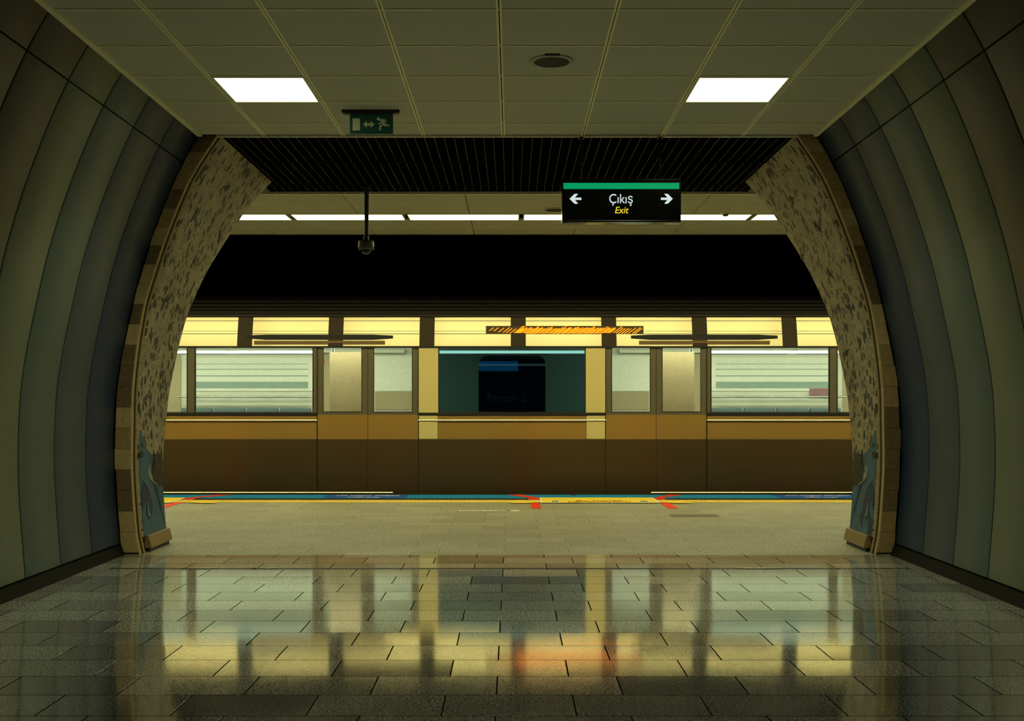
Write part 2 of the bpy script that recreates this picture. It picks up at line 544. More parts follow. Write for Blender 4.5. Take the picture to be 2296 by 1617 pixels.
# ------------------------------------------------------------------ floors
mb = MB(); mb.box(-3.6, 3.6, -4.0, 8.60, -0.06, 0.0, 'floor_gloss')
struct('floor', mb, 'polished granite slab floor of the passage mirroring the train')
mb = MB(); mb.box(-11, 11, 8.60, 14.16, -0.06, 0.0, 'floor_matt')
struct('floor_platform', mb, 'dull honed granite floor of the platform')
mb = MB(); mb.box(-11, 11, 14.12, 14.20, -1.15, -0.061, 'edge_black')
struct('wall_platform_edge', mb)
mb = MB(); mb.box(-11, 11, 14.17, 18.6, -1.25, -1.15, 'track')
struct('floor_track', mb)
# metal joint in the floor
j = thing('expansion_joint', (CX, 7.905, 0), 'thin dark metal expansion joint crossing the passage floor', 'floor joint')
mb = MB(); mb.box(CX - 2.76, CX + 2.80, 7.895, 7.915, 0.0, 0.003, 'brass'); mb.build('metal_strip', j)
for x0, x1 in ((-2.28, -2.05), (-1.84, -1.76), (-1.76, -1.62), (1.55, 1.90)):  # paler, smoother metal pieces laid on the strip
    mb = MB(); mb.prism([(x0, 7.905), (x0 + 0.05, 7.889), (x1 - 0.05, 7.889), (x1, 7.905), (x1 - 0.05, 7.921), (x0 + 0.05, 7.921)], 'z', 0.0035, 0.0045, 'brass_pale')
    o = mb.build('pale_piece', j); o['label'] = 'shiny pale piece of the strip'

# ------------------------------------------------------------------ passage walls
def make_wall(name, s):
    mb = MB()
    zs = [0.05 + i * (CEIL + 0.06 - 0.05) / 40 for i in range(41)]
    def pt(z, y, off=0.0):
        return (CX + s * (wall_w(z) + off), y, z)
    # dark backing
    rows = [[pt(z, y, 0.035) for z in [0.0] + zs] for y in (-4.0, 8.66)]
    mb.grid(rows, 'wall_back')
    y1 = 8.625
    i = 0
    edges = [8.63, 8.06, 7.51, 6.96, 6.41, 5.86]
    while edges[-1] > -4.0:
        edges.append(edges[-1] - 0.56)
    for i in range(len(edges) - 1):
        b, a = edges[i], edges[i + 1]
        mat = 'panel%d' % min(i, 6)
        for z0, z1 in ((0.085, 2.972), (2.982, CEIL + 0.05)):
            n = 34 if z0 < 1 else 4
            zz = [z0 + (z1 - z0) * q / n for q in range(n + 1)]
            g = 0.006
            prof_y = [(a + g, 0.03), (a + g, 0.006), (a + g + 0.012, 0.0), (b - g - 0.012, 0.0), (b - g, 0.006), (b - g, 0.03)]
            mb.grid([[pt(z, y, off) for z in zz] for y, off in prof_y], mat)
            for ze in (z0, z1):
                mb.grid([[pt(ze, a + g, o2), pt(ze, b - g, o2)] for o2 in (0.0, 0.03)], mat)
    o = struct(name, mb, fixn=False, smooth=False)
    for p in o.data.polygons: p.use_smooth = True
    es = o.modifiers.new('split', 'EDGE_SPLIT'); es.split_angle = math.radians(35)
    o['label'] = 'curved wall of tall coloured panels, ' + ('left' if s < 0 else 'right') + ' side of the passage'
    mb = MB()
    mb.prism([(CX + s * 2.9, 0.0), (CX + s * 2.955, 0.0), (CX + s * 2.955, 0.075), (CX + s * 2.925, 0.075)], 'y', -4.0, 8.60, 'skirt_black')
    struct('baseboard_' + ('left' if s < 0 else 'right'), mb)
make_wall('wall_left', -1)
make_wall('wall_right', 1)
mb = MB(); mb.box(-3.3, 3.3, -4.1, -4.0, 0, 3.3, 'panel5'); struct('wall_back', mb)

# ------------------------------------------------------------------ passage ceiling
GX0, GS = -0.067, 0.6033
ROWS = [8.235 - 0.603 * k for k in range(0, 21)]
COLS = [GX0 + GS * k for k in range(-4, 5)]
def in_lamp(x, y):
    return 7.03 < y < 7.63 and ((COLS[1] < x < COLS[2]) or (COLS[6] < x < COLS[7]))
LAMPS = [(COLS[1], COLS[2]), (COLS[6], COLS[7])]
LY0, LY1 = ROWS[2], ROWS[1]
mb = MB()
HW = wall_w(CEIL) + 0.02
xs = [CX - HW] + [c for c in COLS if abs(c - CX) < HW - 0.02] + [CX + HW]
ys = sorted(ROWS) + [8.585]
ys = [-4.0] + [y for y in ys if y > -3.95]
for a in range(len(xs) - 1):
    for b in range(len(ys) - 1):
        xm, ym = (xs[a] + xs[a + 1]) / 2, (ys[b] + ys[b + 1]) / 2
        if in_lamp(xm, ym):
            continue
        g = 0.008
        if xs[a + 1] - xs[a] < 3 * g:
            continue
        mb.box(xs[a] + g, xs[a + 1] - g, ys[b] + g * 0.5, ys[b + 1] - g * 0.5, CEIL, CEIL + 0.02, 'ceiling_tile')
mb.box(CX - HW - .3, CX + HW + .3, -4.0, 8.60, CEIL + 0.09, CEIL + 0.12, 'slat_back')
for c in COLS:
    if abs(c - CX) < HW:
        mb.box(c - 0.015, c - 0.003, -4.0, 8.585, CEIL - 0.006, CEIL + 0.012, 'grid')
        mb.box(c + 0.003, c + 0.015, -4.0, 8.585, CEIL - 0.006, CEIL + 0.012, 'grid')
for r in ROWS:
    if r > -4: mb.box(CX - HW, CX + HW, r - 0.007, r + 0.007, CEIL - 0.004, CEIL + 0.010, 'grid')
struct('ceiling', mb, 'square tiled suspended ceiling of the passage')
for s, nm in ((-1, 'left'), (1, 'right')):
    mb = MB()
    x = CX + s * (wall_w(CEIL) - 0.004)
    mb.box(min(x, x - s * 0.035), max(x, x - s * 0.035), -4.0, 8.6, CEIL - 0.012, CEIL + 0.002, 'grid')
    struct('trim_ceiling_' + nm, mb)
mb = MB(); mb.box(CX - 2.20, CX + 2.20, 8.588, 8.612, CEIL - 0.016, CEIL + 0.08, 'trim')
struct('trim_ceiling_end', mb, 'pale metal edge where the tiled passage ceiling stops')

def square_lamp(x0, x1, label):
    t = thing('ceiling_light', ((x0 + x1) / 2, (LY0 + LY1) / 2, CEIL), label, 'ceiling light', 'square lamps in the passage ceiling')
    mb = MB()
    a0, a1, b0, b1 = x0 + 0.010, x1 - 0.010, LY0 + 0.006, LY1 - 0.006
    w = 0.016
    z0, z1 = CEIL - 0.008, CEIL + 0.05
    for q in ((a0, a0 + w, b0, b1), (a1 - w, a1, b0, b1), (a0 + w, a1 - w, b0, b0 + w * .6), (a0 + w, a1 - w, b1 - w * .6, b1)):
        mb.box(q[0], q[1], q[2], q[3], z0, z1, 'lamp_frame')
    m1 = MB(); m1.box(a0 + w, a1 - w, b0 + w * .6, b1 - w * .6, CEIL - 0.004, CEIL + 0.01, 'lamp_square')
    m1.build('diffuser', t)
    ld = bpy.data.lights.new('lamp_light', 'AREA')       # prismatic cover: throws its light downwards
    ld.shape = 'SQUARE'; ld.size = 0.50; ld.energy = P_SQUARE; ld.color = TINT_SQ; ld.spread = math.radians(118)
    lo = bpy.data.objects.new('lamp_light', ld); COL.objects.link(lo); lo.parent = t; lo.location = (0, 0, -0.012)
    for q in range(9):
        for xx in (a0 + w * .5, a1 - w * .5):
            mb.lathe([(0.003, 0), (0.003, 0.004)], (xx, b0 + 0.05 + q * (b1 - b0 - 0.1) / 8, z0 - 0.003), 'dark_metal', 8)
    mb.build('lamp_frame', t)
square_lamp(*LAMPS[0], 'bright square ceiling lamp beside the running man sign')
square_lamp(*LAMPS[1], 'bright square ceiling lamp above the black hanging exit sign, over the right side')

# ------------------------------------------------------------------ slatted ceiling of the arch
mb = MB()
mb.box(CX - 2.35, CX + 2.35, 8.612, 11.04, CEIL + 0.07, CEIL + 0.09, 'slat_back')
n = 0
x = CX - 2.30
while x < CX + 2.31:
    mb.box(x - 0.002, x + 0.002, 8.615, 11.03, CEIL + 0.002, CEIL + 0.045, 'slat')
    x += 0.0755
y = 8.66
while y < 11.0:
    mb.box(CX - 2.32, CX + 2.32, y - 0.0012, y + 0.0012, CEIL + 0.010, CEIL + 0.03, 'slat_back')
    y += 0.045
mb.box(CX - 2.32, CX + 2.32, 9.585, 9.60, CEIL - 0.004, CEIL + 0.05, 'slat_back')
mb.box(CX - 2.32, CX + 2.32, 10.585, 10.60, CEIL - 0.004, CEIL + 0.05, 'slat_back')
struct('ceiling_slatted', mb, 'dark ceiling of thin slats between the passage and the platform')

# ------------------------------------------------------------------ platform ceiling
PC = 3.185
mb = MB()
prow = [11.04, 11.69, 12.305]
g = 0.004
c0 = [-0.46 + 1.206 * k for k in range(-9, 10)]
for a in range(len(c0) - 1):
    for (y0, y1) in ((11.06, 11.69), (11.69, 12.31), (12.69, 13.26), (13.26, 13.83)):
        mb.box(c0[a] + g, c0[a + 1] - g, y0 + 0.003, y1 - 0.003, PC, PC + 0.02, 'ceiling_tile')
for y in (11.69, 13.26):
    mb.box(-11, 11, y - 0.006, y + 0.006, PC - 0.004, PC + 0.01, 'grid')
mb.box(-11, 11, 11.035, 11.06, PC - 0.012, PC + 0.05, 'grid')
mb.box(-11, 11, 13.83, 13.86, PC - 0.006, PC + 0.9, 'edge_black')
mb.box(-11, 11, 9.5, 11.035, PC + 0.10, PC + 0.14, 'black')
mb.box(-11, 11, 11.035, 13.83, PC + 0.14, PC + 0.18, 'black')
struct('ceiling_platform', mb, 'tiled ceiling above the platform edge')

SEG = 1.266
def strip_lamp(k, label, group=None):
    xa = -2.430 + SEG * k
    x0, x1 = xa + 0.022, xa + SEG - 0.022
    t = thing('strip_light', ((x0 + x1) / 2, 12.5, PC), label, 'strip light', group or 'fluorescent strips along the platform ceiling')
    mb = MB()
    y0, y1 = 12.315, 12.685
    w = 0.012
    for q in ((x0, x0 + w, y0, y1), (x1 - w, x1, y0, y1), (x0 + w, x1 - w, y0, y0 + w), (x0 + w, x1 - w, y1 - w, y1)):
        mb.box(q[0], q[1], q[2], q[3], PC - 0.006, PC + 0.06, 'lamp_frame')
    mb.box(x0, x1, y0, y1, PC + 0.06, PC + 0.07, 'lamp_frame')
    mb.build('housing', t)
    mb = MB(); mb.box(x0 + w, x1 - w, y0 + w, y1 - w, PC - 0.002, PC + 0.008, 'lamp_strip')
    mb.build('diffuser', t)
strip_names = {
    -1: 'lit ceiling strip half hidden by the arch nearer the running man sign',
    0: 'lit ceiling strip crossed by the security camera pole',
    1: 'lit ceiling strip between the camera pole and the black exit sign, nearer the pole',
    2: 'lit ceiling strip mostly hidden behind the black exit sign',
    3: 'lit ceiling strip just clear of the exit sign, under the smoke detector',
    4: 'short visible lit ceiling strip cut off by the right arch'}
for k in range(-1, 5):
    strip_lamp(k, strip_names[k])
for k in (-5, -4, -3, -2, 5, 6, 7, 8):
    strip_lamp(k, 'lit ceiling strip of the platform beyond the arch, out of sight', 'strips hidden beyond the arch')

# ------------------------------------------------------------------ arch piers
GULLS_L = [(9.41, 2.93, 1.0, 0.3), (9.00, 2.63, 1.1, 1.3), (9.85, 2.59, 1.1, 2.0), (9.40, 2.31, 1.0, 1.2), (8.98, 1.956, 1.2, 0.1), (9.35, 1.602, 1.1, -0.4)]
GULLS_R = [(9.55, 2.85, 1.3, 0.1), (9.20, 2.56, 1.1, 0.9), (9.90, 2.42, 1.0, -0.2), (9.30, 2.20, 1.0, 1.0), (9.05, 1.90, 1.3, 0.2), (9.35, 1.56, 1.1, -0.3)]
GULL = [(-.085, .012), (-.05, .026), (-.02, .010), (.0, .020), (.012, .038), (.022, .020), (.05, .012), (.09, .028), (.06, -.004),
        (.03, -.014), (.012, -.016), (.004, -.042), (-.008, -.018), (-.03, -.006), (-.055, .006)]
BLUE = [(8.715, 0.842), (8.717, 0.897), (8.740, 0.924), (8.800, 0.883), (8.847, 0.814), (8.866, 0.770), (8.926, 0.772), (9.005, 0.748), (9.070, 0.706), (9.091, 0.645), (9.055, 0.588), (9.000, 0.552), (9.020, 0.501), (9.275, 0.475), (9.268, 0.281), (9.262, 0.125), (8.715, 0.125)]
CLUST = [(9.068, 0.736), (9.283, 0.750), (9.272, 0.470), (9.110, 0.484), (8.978, 0.524), (8.942, 0.566), (9.005, 0.571), (9.075, 0.606), (9.097, 0.655)]
EYE = [(8.715, 0.766), (8.760, 0.774), (8.800, 0.774), (8.800, 0.735), (8.750, 0.722), (8.715, 0.732)]
EYE2 = [(8.745, 0.839), (8.790, 0.836), (8.790, 0.805), (8.755, 0.814)]
NAVY = [(8.720, 0.452), (8.750, 0.513), (8.800, 0.538), (8.870, 0.493), (8.926, 0.430), (8.969, 0.348), (8.955, 0.291), (8.899, 0.248), (8.843, 0.246), (8.808, 0.288), (8.814, 0.335), (8.832, 0.371), (8.800, 0.390), (8.760, 0.370), (8.748, 0.325), (8.725, 0.337), (8.716, 0.396)]
NAVY_R2 = [(8.73, .19), (8.75, .26), (8.82, .325), (8.93, .33), (9.02, .27), (9.01, .20), (8.95, .175), (8.96, .24), (8.92, .285), (8.85, .27), (8.81, .21), (8.81, .13), (8.74, .13)]

def inlay(name, poly, s, off, mat, parent, thick=0.003):
    """a shape in (depth, height) cut into thin strips and laid on the curved inner face of the arch"""
    bm = bmesh.new()
    vs = [bm.verts.new((0, y, z)) for y, z in poly]
    f = bm.faces.new(vs)
    bmesh.ops.triangulate(bm, faces=[f])
    z = math.floor(min(p[1] for p in poly) * 20) / 20
    while z < max(p[1] for p in poly):
        bmesh.ops.bisect_plane(bm, geom=bm.verts[:] + bm.edges[:] + bm.faces[:], plane_co=(0, 0, z), plane_no=(0, 0, 1))
        z += 0.05
    r = bmesh.ops.extrude_face_region(bm, geom=bm.faces[:])
    top = [e for e in r['geom'] if isinstance(e, bmesh.types.BMVert)]
    tset = set(top)
    for v in bm.verts:
        d = off + (thick if v in tset else -0.004)
        v.co.x = CX + s * (soff_w(v.co.z) - d)
    bmesh.ops.recalc_face_normals(bm, faces=bm.faces[:])
    po = WORLD[parent.name]
    for v in bm.verts:
        v.co -= po
    me = bpy.data.meshes.new(name)
    bm.to_mesh(me); bm.free()
    me.materials.append(M[mat])
    o = bpy.data.objects.new(name, me)
    COL.objects.link(o)
    o.parent = parent
    WORLD[o.name] = po
    return o

def stroke(pts, w):
    """closed outline around a polyline in (depth, height)"""
    a, b = [], []
    for i, p in enumerate(pts):
        q0, q1 = pts[max(0, i - 1)], pts[min(len(pts) - 1, i + 1)]
        dx, dy = q1[0] - q0[0], q1[1] - q0[1]
        l = math.hypot(dx, dy) or 1
        nx, ny = -dy / l * w, dx / l * w
        a.append((p[0] + nx, p[1] + ny)); b.append((p[0] - nx, p[1] - ny))
    return a + b[::-1]

def arch_pier(s, label):
    base = (CX + s * 2.86, ARCH0, 0)
    t = thing('arch_pier', base, label, 'arch', 'stone arch of the passage mouth')
    # limestone facing: blocks 0.158 m along the curve
    mb = MB()
    zs = [0.0]
    tones = 'aabcabaacabbacabcbacabacbaab'
    z = 0.012
    k = 0
    rnd = random.Random(3 if s < 0 else 9)
    while z < CEIL + 0.02:
        # step along the slope
        dz = 0.158 * (1 if z < 1.6 else 0.96 if z < 2.2 else 0.90)
        z1 = min(z + dz, CEIL + 0.03)
        tone = 'lime_' + rnd.choice('aabbcc')
        nseg = 3
        zz = [z + 0.0012 + (z1 - z - 0.0024) * q / nseg for q in range(nseg + 1)]
        jut = rnd.uniform(-0.004, 0.004)
        prof = [(0.012, 0.01), (0.012, 0.0), (-0.0, 0.0)]
        outer = lambda q, o=jut: wall_w(q) - 0.002 + o
        inner = lambda q: soff_w(q) + 0.034
        rows = []
        for (wf, y) in ((outer, ARCH0 + 0.10), (outer, ARCH0 + 0.003), (lambda q: outer(q) - 0.004, ARCH0), (lambda q: inner(q) + 0.004, ARCH0), (inner, ARCH0 + 0.003), (inner, ARCH0 + 0.10)):
            rows.append([(CX + s * wf(q), y, q) for q in zz])
        mb.grid(rows, tone)
        # top and bottom of the block
        for q in (zz[0], zz[-1]):
            mb.grid([[(CX + s * outer(q), y, q), (CX + s * inner(q), y, q)] for y in (ARCH0 + 0.002, ARCH0 + 0.10)], tone)
        z = z1
        k += 1
    zz = [CEIL * q / 40 for q in range(41)]
    mb.grid([[(CX + s * (wall_w(q) - 0.01), ARCH0 + 0.02, q) for q in zz], [(CX + s * (soff_w(q) + 0.03), ARCH0 + 0.02, q) for q in zz]], 'lime_joint')
    o = mb.build('stone_facing', t)
    # rounded moulding: two beads with a groove
    def bead(y0, r, mat, nm, inset):
        m2 = MB()
        zz = [(CEIL + 0.01) * q / 60 for q in range(61)]
        rows = []
        for a in range(9):
            th = PI * a / 8
            rows.append([(CX + s * (soff_w(q) + inset - r * math.sin(th)), y0 - r * math.cos(th), q) for q in zz])
        m2.grid(rows, mat)
        return m2.build(nm, t, smooth=True)
    bead(ARCH0 + 0.014, 0.014, 'lime_a', 'moulding', 0.036)
    bead(ARCH0 + 0.046, 0.012, 'lime_b', 'moulding', 0.014)
    m2 = MB()
    m2.grid([[(CX + s * (soff_w(q) + o_), y, q) for q in zz] for y, o_ in ((ARCH0 + 0.02, 0.034), (ARCH0 + 0.036, 0.016), (ARCH1 + 0.003, 0.016))], 'lime_joint')
    m2.build('groove', t)
    # mosaic covered inner face
    m3 = MB()
    z0 = 0.125
    zz = [z0 + (CEIL - z0) * q / 60 for q in range(61)]
    rows = [[(CX + s * (soff_w(q) + 0.012), ARCH1, q) for q in zz]]
    for f in range(0, 9):
        rows.append([(CX + s * soff_w(q), ARCH1 + 0.012 + (far_d(q) - ARCH1 - 0.012) * f / 8, q) for q in zz])
    rows.append([(CX + s * (soff_w(q) + 0.012), far_d(q) + 0.008, q) for q in zz])
    rows.append([(CX + s * (soff_w(q) + 0.14), far_d(q) + 0.03, q) for q in zz])
    m3.grid(rows, 'mosaic')
    mo = m3.build('mosaic_panel', t, smooth=True)
    mo['label'] = 'beige mosaic field with dark flecks, gulls and blue waves'
    inlay('wave', BLUE, s, 0.0015, 'mosaic_blue', mo)
    inlay('dark_shoal', CLUST, s, 0.003, 'mosaic_black', mo)
    inlay('dark_curl', EYE, s, 0.0045, 'mosaic_black', mo)
    inlay('dark_curl', EYE2, s, 0.0045, 'mosaic_black', mo)
    inlay('navy_curl', NAVY, s, 0.0045, 'mosaic_navy', mo)
    if s > 0:
        inlay('navy_curl', NAVY_R2, s, 0.0045, 'mosaic_navy', mo)
    inlay('pale_line', stroke([(8.965, 0.662), (8.922, 0.635), (8.913, 0.597), (8.94, 0.556), (9.024, 0.521), (9.112, 0.494)], 0.005), s, 0.0055, 'mosaic_pale', mo)
    inlay('pale_line', stroke([(8.735, .60), (8.775, .56), (8.80, .545), (8.875, .50), (8.935, .44)], 0.0025), s, 0.0065, 'mosaic_pale', mo)
    inlay('pale_line', stroke([(8.838, .375), (8.855, .33), (8.85, .28), (8.89, .262)], 0.006), s, 0.0065, 'mosaic_pale', mo)
    for (gy, gz, sc, rot) in (GULLS_L if s < 0 else GULLS_R):
        ca, sa = math.cos(rot), math.sin(rot)
        pl = [(gy + sc * 0.95 * (u * ca - v * sa), gz + sc * 0.68 * (u * sa + v * ca)) for u, v in GULL]
        inlay('gull', pl, s, 0.002, 'mosaic_gull', mo)
    # stone skirting; a black strip beneath paints in the shadow gap
    m4 = MB()
    zz = [0.028, 0.030, 0.075, 0.122, 0.127]
    ins = [0.008, 0.020, 0.020, 0.016, 0.0]
    SK = 8.775
    rows = [[(CX + s * (soff_w(q) + 0.03), SK, q) for q in zz]]
    rows += [[(CX + s * (soff_w(q) - i), SK + (far_d(0.1) + 0.04 - SK) * f / 6, q) for q, i in zip(zz, ins)] for f in range(7)]
    rows.append([(CX + s * (soff_w(q) + 0.14), far_d(0.1) + 0.05, q) for q in zz])
    m4.grid(rows, 'skirt_stone')
    m4.box(*sorted((CX + s * (soff_w(0) + 0.0), CX + s * (soff_w(0) + 0.09))), SK, far_d(0), 0.0, 0.03, 'edge_black')
    m4.build('skirting', t)
    return t
arch_pier(-1, 'curved stone and mosaic arch side nearer the running man sign, gull mosaic')
arch_pier(1, 'curved stone and mosaic arch side on the right, nearer the hanging exit sign')

# platform side wall, curved tube section seen only from the platform
for s, nm in ((-1, 'left'), (1, 'right')):
    mb = MB()
    zz = [CEIL * q / 30 for q in range(31)] + [3.3]
    mb.grid([[(CX + s * (soff_w(q) + 0.13), far_d(q) + 0.03, q) for q in zz], [(s * 10.9, far_d(q) + 0.03, q) for q in zz]], 'panel5')
    o = struct('wall_platform_' + nm, mb)
    mb = MB(); mb.box(min(s * 10.9, s * 11), max(s * 10.9, s * 11), 9.2, 18.6, -1.2, 4.8, 'tunnel'); struct('wall_end_' + nm, mb)

# ------------------------------------------------------------------ tunnel beyond
mb = MB(); mb.box(-11, 11, 18.5, 18.6, -1.2, 4.8, 'tunnel'); struct('wall_tunnel', mb)
mb = MB(); mb.box(-11, 11, 13.83, 18.6, 4.7, 4.8, 'tunnel'); struct('ceiling_tunnel', mb)
b = thing('station_board', (0.02, 18.49, 1.0), 'dark navy station board with blue stripe on the tunnel wall, lettered Peron 2', 'sign')
def rrect(x0, x1, z0, z1, r, n=6):
    pts = []
    for cx, cz, a0 in ((x1 - r, z1 - r, 0), (x0 + r, z1 - r, PI / 2), (x0 + r, z0 + r, PI), (x1 - r, z0 + r, 1.5 * PI)):
        for q in range(n + 1):
            a = a0 + PI / 2 * q / n
            pts.append((cx + r * math.cos(a), cz + r * math.sin(a)))
    return pts
K8 = 18.45 / 2546
mb = MB(); mb.prism(rrect(-1.5, 0.9, 0.75, 2.05, 0.08), 'y', 18.45, 18.49, 'peron_navy'); mb.build('board', b)
mb = MB(); mb.box(-1.48, 0.10, 18.443, 18.450, 1.635, 1.795, 'peron_blue'); o = mb.build('line_stripe', b); o['label'] = 'blue stripe'
mb = MB(); mb.box(-0.74, -0.55, 18.438, 18.443, 1.635, 1.795, 'peron_teal'); o = mb.build('colour_cell', b); o['label'] = 'teal cell'
text_mesh('lettering', 'Peron 2', 0.20, (-0.09, 18.445, 1.20), (PI / 2, 0, 0), 'peron_text', b)
for y in (15.5, 16.95):
    r = MB(); r.prism([(y - .07, -1.15), (y + .07, -1.15), (y + .07, -1.13), (y + .012, -1.11), (y + .012, -1.03), (y + .035, -1.02), (y + .035, -0.99), (y - .035, -0.99), (y - .035, -1.02), (y - .012, -1.03), (y - .012, -1.11), (y - .07, -1.13)], 'x', -10.9, 10.9, 'rail')
    o = r.build('track_rail', None)
    tag(o, 'steel running rail under the metro train, ' + ('nearer the platform' if y < 16 else 'farther from the platform'), 'rail', 'rails under the train')

# ------------------------------------------------------------------ the train (standing)
T = thing('metro_train', (0, TRAIN, -0.99), 'long bronze toned metro train with lit window band behind the platform edge', 'train')
XL, XR = -10.2, 10.2
YT = TRAIN
Z0, Z_LOW, Z_B, Z_W, Z_C = -0.80, 0.6745, 1.0115, 1.826, 2.219
# openings: (x0, x1, kind)
def side_at(z):          # the upper side leans inwards
    if z <= Z_W: return YT
    f = (z - Z_W) / (Z_C - Z_W)
    return YT + 0.060 * f + 0.030 * f * f
doors = [(-2.455, -1.180), (1.180, 2.455)]
wins = [(-5.90, -4.085), (-4.00, -2.500), (-0.93, 0.93), (2.500, 4.005), (4.09, 5.90)]
wins += [(-9.4, -7.5), (7.5, 9.4)]
doors_far = [(-7.35, -6.08), (6.08, 7.35)]
alld = sorted(doors + doors_far)
# lower side, interrupted by the doors
def ranges(cuts):
    out, x = [], XL
    for a, b_ in sorted(cuts):
        out.append((x, a)); x = b_
    out.append((x, XR))
    return out
mb = MB()
for a, b_ in ranges(alld):
    mb.box(a, b_, YT, YT + 0.05, Z0, Z_LOW, 'lower')
mb.build('side_skirt', T, bevel=0.004)
mb = MB()
for a, b_ in ranges(alld):
    mb.box(a, b_, YT, YT + 0.05, Z_LOW + 0.002, Z_B - 0.04, 'belt')
mb.build('waist_panel', T, bevel=0.004)
# window pillars
for a, b_ in ranges([(p, q) for p, q in wins + alld]):
    if b_ - a < 0.03: continue
    mat = 'pillar_yellow' if (abs(abs(a + b_) / 2 - 1.055) < 0.06) else 'pillar_brown'
    mb = MB(); mb.box(a, b_, YT, YT + 0.05, Z_B - 0.04, Z_W + 0.01, mat)
    if mat == 'pillar_yellow':
        s = 1 if a > 0 else -1
        xa, xb = min(abs(a), abs(b_)) + 0.01, max(abs(a), abs(b_)) - 0.01
        mb.box(min(s * xa, s * xb), max(s * xa, s * xb), YT - 0.004, YT, Z_LOW + 0.005, Z_B - 0.04, mat)
    o = mb.build('window_pillar', T, bevel=0.004)
    if mat == 'pillar_yellow': o['label'] = 'pale yellow pillar beside the door'
# cantrail: curved upper side with fine joints
mb = MB()
nz = 18
zz = [Z_W + 0.008 + (Z_C - Z_W - 0.008) * q / nz for q in range(nz + 1)]
mb.grid([[(x, side_at(z), z) for z in zz] for x in (XL, -5.1, 0, 5.1, XR)], 'can')
mb.build('upper_side', T, smooth=True)
mb = MB()
for z, h, m_ in ((2.171, 0.006, 'gasket'), (2.038, 0.004, 'gasket'), (2.004, 0.007, 'gasket')):
    y = side_at(z)
    mb.box(XL, XR, y - 0.002, y + 0.01, z - h / 2, z + h / 2, m_)
mb.build('panel_joint', T)
for xs_ in (-5.66, -4.515, -3.37, -2.224, -1.073, .079, 1.224, 2.37, 3.505, 4.65, 5.8):  # painted dark bands imitate the gaps between mirrored ceiling strips
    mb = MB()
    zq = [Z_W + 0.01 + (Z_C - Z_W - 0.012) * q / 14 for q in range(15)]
    mb.grid([[(xs_ + dx, side_at(z) - dy, z) for z in zq] for dx, dy in ((-.095, 0), (-.085, .004), (.085, .004), (.095, 0))], 'reflection_gap')
    o = mb.build('reflection_gap_band', T); o['label'] = 'dark brown band on the upper side imitating a gap in the lamp reflection'
# dark header vents over the doors
for s in (-1, 1):
    mb = MB()
    xa, xb = sorted((s * 1.50, s * 3.35))
    mb.prism([(xa, 1.982), (xa + .25, 1.994), (xb - .25, 1.994), (xb, 1.982), (xb, 1.945), (xb - .25, 1.926), (xa + .25, 1.926), (xa, 1.945)], 'y', side_at(1.97) - 0.010, side_at(1.97) + 0.01, 'gasket')
    o = mb.build('door_header', T); o['label'] = 'dark slot above the door'
    mb = MB(); mb.box(xa + 0.1, xb - 0.1, side_at(1.91) - 0.008, side_at(1.91) + 0.02, 1.866, 1.916, 'header')
    mb.build('door_header', T)
# window band frame: gaskets, sill and strips
mb = MB()
mb.box(XL, XR, YT - 0.006, YT + 0.03, Z_W - 0.002, Z_W + 0.022, 'gasket')
mb.build('upper_gasket', T)
mb = MB()
for a, b_ in ranges(alld):
    mb.box(a, b_, YT - 0.006, YT + 0.03, Z_B - 0.040, Z_B - 0.002, 'gasket')
mb.build('lower_gasket', T)
mb = MB()
for a, b_ in ranges(alld):
    mb.prism([(YT, .903), (YT - .012, .905), (YT - .012, .913), (YT - .0090, .9192), (YT, .922)], 'x', a, b_, 'highlight')
    mb.box(a, b_, YT - 0.002, YT + 0.01, 0.884, 0.889, 'gasket')
mb.build('rub_strip', T)
mb = MB()
for (a, b_) in ((XL, -1.5), (1.75, XR)):
    mb.prism([(YT - .001, -.004), (YT - .020, -.004), (YT - .020, .004), (YT - .0165, .0095), (YT - .001, .0095)], 'x', a, b_, 'highlight')
mb.build('sill_strip', T)
# roof with gutters
mb = MB()
yC = side_at(Z_C)
prof = [(yC - 0.006, Z_C), (yC - 0.02, Z_C + 0.012), (yC - 0.02, Z_C + 0.030), (yC + 0.0, Z_C + 0.036), (yC + 0.03, Z_C + 0.040), (yC + 0.03, Z_C + 0.075),
        (yC + 0.05, Z_C + 0.078), (yC + 0.075, Z_C + 0.115), (yC + 0.12, Z_C + 0.16), (yC + 0.20, Z_C + 0.21), (yC + 0.32, Z_C + 0.26), (yC + 0.6, Z_C + 0.31), (yC + 1.3, Z_C + 0.34),
        (yC + 2.0, Z_C + 0.31), (yC + 2.5, Z_C + 0.15), (yC + 2.62, Z_C)]
mb.prism(prof, 'x', XL, XR, 'roof', closed=False)
mb.build('roof', T, smooth=False)
mb = MB()
for (dy, dz, h) in ((-0.024, 0.008, 0.012), (-0.024, 0.024, 0.006), (0.026, 0.050, 0.004), (0.026, 0.068, 0.004), (0.07, 0.112, 0.005), (0.118, 0.160, 0.005), (0.20, 0.213, 0.005)):
    mb.box(XL, XR, yC + dy, yC + dy + 0.006, Z_C + dz, Z_C + dz + h, 'roof_lip')
mb.build('roof_rib', T)
